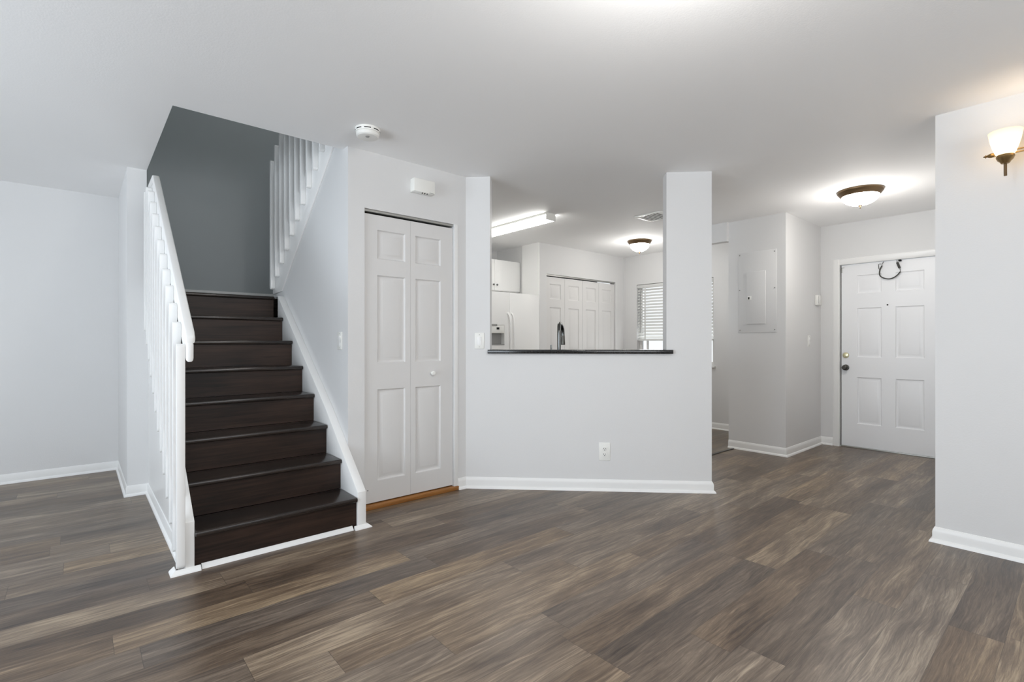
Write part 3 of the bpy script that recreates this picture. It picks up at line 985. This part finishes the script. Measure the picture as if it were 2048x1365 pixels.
# wall light on the right: horizontal double rod with upward glass shades
t = thing('wall_lamp', 'brass wall lamp with frosted upturned glass shades', 'wall lamp', (XP, 0.05, 2.12), FACE_X)
def wl(y):      # world y -> local x
    return 0.05 - y
b = MB()
for z in (0.005, -0.010):
    b.tube([(wl(0.335), -0.105, z), (wl(-0.235), -0.105, z)], 0.0042, 10)
b.build('rod', M_GOLD, t)
for sgn, y0 in ((1, 0.335), (-1, -0.235)):
    b = MB()
    b.lathe([(0, sgn * 0.034), (0.003, sgn * 0.032), (0.0045, sgn * 0.027), (0.010, sgn * 0.024), (0.0045, sgn * 0.020), (0.009, sgn * 0.012), (0.012, sgn * 0.003), (0.010, sgn * -0.008), (0, sgn * -0.012)],
            (0, 0, 0), 'x', 16)
    o = b.build('finial', M_GOLD, t, (wl(y0), -0.105, -0.003))
    o.scale = (-1, 1, 1)
b = MB(); b.lathe([(0, -0.022), (0.045, -0.020), (0.056, -0.010), (0.060, 0.0), (0, 0.0)], (0, 0, 0), 'y', 32)
b.build('backplate', M_GOLD, t)
b = MB(); b.tube([(0, -0.01, -0.002), (0, -0.105, -0.002)], 0.008, 12)
b.build('arm', M_GOLD, t)
for y in (0.282, 0.05, -0.182):
    x = wl(y)
    yy = -0.140
    b = MB()
    pr = [(0.030, -0.030), (0.040, -0.010), (0.050, 0.020), (0.058, 0.050), (0.063, 0.078), (0.0655, 0.096), (0.0615, 0.096), (0.059, 0.078), (0.054, 0.050), (0.046, 0.020), (0.036, -0.010), (0.026, -0.026)]
    b.lathe(pr, (x, yy, 0), 'z', 40)
    sh = b.build('glass_shade', M_SHADE, t)
    b = MB(); b.lathe([(0, -0.024), (0.034, -0.024), (0.036, -0.034), (0.030, -0.048), (0.022, -0.056), (0.016, -0.066), (0.008, -0.068), (0, -0.068)], (x, yy, 0), 'z', 28)
    b.build('socket_cup', M_GOLD, t)
    b = MB(); b.tube([(x, yy, -0.066), (x, yy, -0.100), (x, yy + 0.002, -0.118), (x, yy + 0.006, -0.128)], 0.0065, 12)
    b.build('stem', M_BRONZE, t)
    point('wall_lamp_bulb', (XP - 0.140, y, 2.140), 0.55, (1.0, 0.90, 0.80), 0.022)

# ------------------------------------------------------------------ kitchen
# refrigerator, side by side, with water dispenser
RX0, RX1, RF, RH = 3.600, 4.500, 4.660, 1.752
t = thing('refrigerator', 'white side-by-side refrigerator with an ice dispenser', 'refrigerator', ((RX0 + RX1) / 2, 5.05, 0))
cx0 = (RX0 + RX1) / 2
def rx(x): return x - cx0
def ry(y): return y - 5.05
b = MB(); b.box(rx(RX0), rx(RX1), ry(RF + 0.07), ry(5.48), 0.012, RH - 0.012, 0.004)
b.build('body', M_APPL, t)
SPL = 3.998
dz0, dz1 = 1.105, 1.352
dx0, dx1 = 3.655, 3.915
b = MB()
# freezer door with a hole for the dispenser
mbd = wall_with_hole(rx(RX0), rx(SPL - 0.003), RH, rx(dx0), rx(dx1), dz0, dz1, ry(RF), ry(RF + 0.066))
for v in mbd.bm.verts:
    if v.co.z < 0.01:
        v.co.z = 0.03
fd = mbd.build('freezer_door', M_APPL, t)
b = MB(); b.box(rx(dx0), rx(dx1), ry(RF + 0.062), ry(RF + 0.0655), dz0, dz1)
b.build('dispenser_recess', M_GREY, fd)
b = MB(); b.box(rx(dx0), rx(dx1), ry(RF + 0.004), ry(RF + 0.061), 1.252, dz1, 0.003)
b.build('control_panel', M_PLASTIC, fd)
b = MB(); b.box(rx(3.795), rx(3.838), ry(RF + 0.0025), ry(RF + 0.0045), 1.296, 1.322)
b.build('display', M_DARK, fd)
b = MB(); b.box(rx(3.66), rx(3.80), ry(RF - 0.004), ry(RF + 0.004), 1.338, 1.362, 0.002)
b.build('badge_strip', M_GREY, fd)
b = MB(); b.box(rx(dx0), rx(dx1), ry(RF - 0.004), ry(RF + 0.061), dz0, dz0 + 0.012, 0.002)
b.build('drip_tray', M_GREY, fd)
b = MB(); b.box(rx(SPL + 0.003), rx(RX1), ry(RF), ry(RF + 0.066), 0.03, RH, 0.005)
ld = b.build('door', M_APPL, t)
for xh, par in ((SPL - 0.030, fd), (SPL + 0.030, ld)):
    b = MB()
    pts = [(rx(xh), ry(RF + 0.002), 1.500), (rx(xh), ry(RF - 0.030), 1.470), (rx(xh), ry(RF - 0.050), 1.40), (rx(xh), ry(RF - 0.056), 1.20), (rx(xh), ry(RF - 0.056), 0.95), (rx(xh), ry(RF - 0.050), 0.75), (rx(xh), ry(RF - 0.030), 0.68), (rx(xh), ry(RF + 0.002), 0.65)]
    b.tube(smooth(pts, 5), 0.012, 12)
    b.build('handle', M_APPL, par)

# cabinet over the refrigerator
t = thing('wall_cabinet', 'white two-door cabinet over the refrigerator', 'cabinet', (4.055, 5.29, 1.812))
def kx(x): return x - 4.055
def ky(y): return y - 5.29
b = MB(); b.box(kx(3.60), kx(4.510), ky(5.062), ky(5.548), 0.0, 0.400)
b.build('body', M_CAB, t)
for x0, x1, kn in ((3.602, 4.068, 4.043), (4.072, 4.508, 4.100)):
    b = MB(); b.box(kx(x0), kx(x1 + (0.003 if x1 > 4.4 else 0)), ky(5.040), ky(5.0615), 0.008, 0.404, 0.002)
    dd = b.build('door', M_CAB, t)
    b = MB(); b.lathe([(0, -0.026), (0.011, -0.025), (0.0135, -0.019), (0.009, -0.011), (0.006, 0.0), (0, 0)], (kx(kn), ky(5.040), 0.075), 'y', 20)
    b.build('knob', M_STEEL, dd)
# end panel between cabinet and pantry wall
b = MB(); b.box(4.512, 4.5295, 4.682, 5.00, 0, CH)
o = b.build('end_panel', M_CAB)
o.name = 'refrigerator_surround'
tag(o, 'tall white board standing between refrigerator and pantry wall', 'panel')

# sink counter behind the bar wall, with base cabinet
t = thing('base_cabinet', 'white sink base cabinet behind the bar wall', 'cabinet', bar_pt(0.25, 0, 0.44), FACE_45)
b = MB(); b.box(-0.68, 0.94, -0.31, 0.24, 0.09, 0.879)
b.build('body', M_CAB, t)
b = MB(); b.box(-0.66, 0.92, -0.28, 0.18, 0.004, 0.0895)
b.build('plinth', M_DARK, t)
for k in range(4):
    b = MB(); b.box(-0.675 + 0.403 * k, -0.278 + 0.403 * k, 0.2405, 0.260, 0.10, 0.87, 0.002)
    dd = b.build('door', M_CAB, t)
    b = MB(); b.lathe([(0, 0.026), (0.0135, 0.019), (0.006, 0.0), (0, 0)], (-0.32 + 0.403 * k, 0.260, 0.78), 'y', 16)
    b.build('knob', M_STEEL, dd)
o = MB()
o.prism([(-0.69, -0.318), (0.95, -0.318), (0.95, 0.285), (-0.69, 0.285)], 'z', 0.880, 0.915, 0.003)
o = o.build('worktop', M_GRANITE, None, bar_pt(0.25, 0, 0.44), FACE_45)
tag(o, 'black granite worktop behind the bar wall', 'counter')

# faucet on that worktop
fa = thing('kitchen_faucet', 'dark steel gooseneck faucet seen over the granite ledge', 'faucet', bar_pt(0.092, 0.915, 0.25), FACE_45)
b = MB(); b.lathe([(0, 0), (0.028, 0), (0.028, 0.008), (0.020, 0.020), (0.016, 0.05), (0, 0.05)], seg=28)
b.build('base', M_STEEL, fa)
b = MB()
sp = [(0, 0, 0.04), (0, 0, 0.20), (0, 0, 0.30)]
for k in range(1, 10):
    a = PI * k / 9
    sp.append((0.036 * ((1 - math.cos(a)) / 2) ** 2, 0.085 * (1 - math.cos(a)), 0.30 + 0.085 * math.sin(a)))
sp.append((0.037, 0.170, 0.275))
b.tube(smooth(sp, 3), 0.0155, 16)
b.build('spout', M_STEEL, fa)
b = MB(); b.tube([(0.037, 0.170, 0.285), (0.037, 0.170, 0.25), (0.037, 0.170, 0.215), (0.037, 0.170, 0.205)], 0.0, 18, [0.0155, 0.017, 0.020, 0.019])
b.build('spray_head', M_PEWTER, fa)
b = MB(); b.tube(smooth([(-0.012, 0.0, 0.10), (-0.035, 0.004, 0.105), (-0.060, 0.008, 0.140), (-0.066, 0.010, 0.205)], 4), 0.0065, 10)
b.build('lever', M_STEEL, fa)

# ceiling vent
t = thing('ceiling_vent', 'square white louvered air vent on the kitchen ceiling', 'vent', (4.488, 2.93, CH))
b = MB()
h, q = 0.150, 0.122
for x0, x1, y0, y1 in ((-h, h, -h, -q), (-h, h, q, h), (-h, -q, -q, q), (q, h, -q, q)):
    b.box(x0, x1, y0, y1, -0.010, 0.0, 0.002)
b.build('frame', M_PLASTIC, t)
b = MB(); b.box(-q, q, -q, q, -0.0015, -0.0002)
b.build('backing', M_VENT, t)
for k in range(7):
    y = -0.105 + 0.035 * k
    b = MB(); b.prism([(y - 0.006, -0.0045), (y + 0.005, -0.0080), (y + 0.004, -0.0092), (y - 0.007, -0.0058)], 'x', -q, q)
    b.build('slat', M_VANE, t)

# kitchen window: local x = -Y, origin mid-window on the wall face
wd = thing('window_1', 'kitchen window behind white blinds', 'window', (XE, 3.843, 0), FACE_X, kind='structure')
wx0, wx1, wz0, wz1 = -0.597, 0.597, 0.832, 1.998
b = MB()
for x0, x1, z0, z1 in ((wx0, wx0 + 0.045, wz0, wz1), (wx1 - 0.045, wx1, wz0, wz1), (wx0 + 0.045, wx1 - 0.045, wz0, wz0 + 0.045), (wx0 + 0.045, wx1 - 0.045, wz1 - 0.045, wz1)):
    b.box(x0, x1, 0.07, 0.11, z0, z1, 0.002)
fr = b.build('frame', M_TRIM, wd)
b = MB(); b.box(wx0 + 0.045, wx1 - 0.045, 0.075, 0.105, 1.165, 1.200, 0.002)
b.build('meeting_rail', M_TRIM, wd)
b = MB(); b.box(-0.48, -0.455, 0.078, 0.10, wz0 + 0.045, 1.165); b.box(0.455, 0.48, 0.078, 0.10, wz0 + 0.045, 1.165)
b.build('sash', M_TRIM, wd)
b = MB(); b.box(wx0 + 0.046, wx1 - 0.046, 0.0895, 0.0925, wz0 + 0.046, wz1 - 0.046)
b.build('pane', M_PANE, wd)
b = MB(); b.box(wx0 - 0.03, wx1 + 0.03, -0.028, 0.069, 0.806, 0.8315, 0.004)
b.build('sill', M_TRIM, wd)

bl = thing('window_blind', 'white horizontal slatted blind lowered most of the way in the kitchen window', 'blind', (XE + 0.029, 3.843, 0), FACE_X)
b = MB(); b.box(-0.594, 0.594, -0.026, 0.026, 1.945, 1.993, 0.002)
b.build('headrail', M_SLAT, bl)
sb = MB()
ang = R(36)
sl = [(-0.025, 0.0), (-0.012, 0.0022), (0.0, 0.003), (0.012, 0.0022), (0.025, 0.0)]
ca, sa = math.cos(ang), math.sin(ang)
top = [(y * ca - z * sa, y * sa + z * ca) for y, z in [(a, c + 0.0028) for a, c in sl]]
bot = [(y * ca - z * sa, y * sa + z * ca) for y, z in sl]
sb.prism(top + bot[::-1], 'x', -0.590, 0.590)
slat0 = sb.build('slat', M_SLAT, bl)
for k in range(17):
    o = slat0 if k == 0 else slat0.copy()
    if k:
        COL.objects.link(o)
        o.parent = bl
    o.location = (0, 0, 1.915 - 0.0435 * k)
b = MB(); b.box(-0.590, 0.590, -0.025, 0.025, 1.168, 1.188, 0.003)
b.build('bottom_rail', M_SLAT, bl)
for x in (-0.455, 0.0, 0.455):
    b = MB(); b.box(x - 0.012, x + 0.012, -0.0285, -0.0275, 1.186, 1.948)
    b.build('ladder_tape', M_SLAT, bl)
b = MB(); b.tube([(-0.535, -0.034, 1.945), (-0.535, -0.036, 1.28)], 0.004, 8)
b.build('wand', M_GREY, bl)

# patio door and living-room window behind the camera
pd = thing('door_4', 'white framed sliding patio door behind the camera', 'patio door', (-3.46, 1.75, 0), FACE_X, kind='structure')
b = MB()
for x0, x1, z0, z1 in ((-1.598, -1.54, 0, 2.078), (1.54, 1.598, 0, 2.078), (-0.04, 0.04, 0.06, 2.02), (-1.54, 1.54, 0, 0.06), (-1.54, 1.54, 2.02, 2.078)):
    b.box(x0, x1, -0.02, 0.03, z0, z1)
b.build('frame', M_TRIM, pd)
w2 = thing('window_2', 'white framed living-room window behind the camera', 'window', (0.3, -3.25, 0), 0, kind='structure')
b = MB()
for x0, x1, z0, z1 in ((-1.698, -1.64, 0.502, 2.198), (1.64, 1.698, 0.502, 2.198), (-0.03, 0.03, 0.56, 2.14), (-1.64, 1.64, 0.502, 0.56), (-1.64, 1.64, 2.14, 2.198)):
    b.box(x0, x1, -0.02, 0.03, z0, z1)
b.build('frame', M_TRIM, w2)
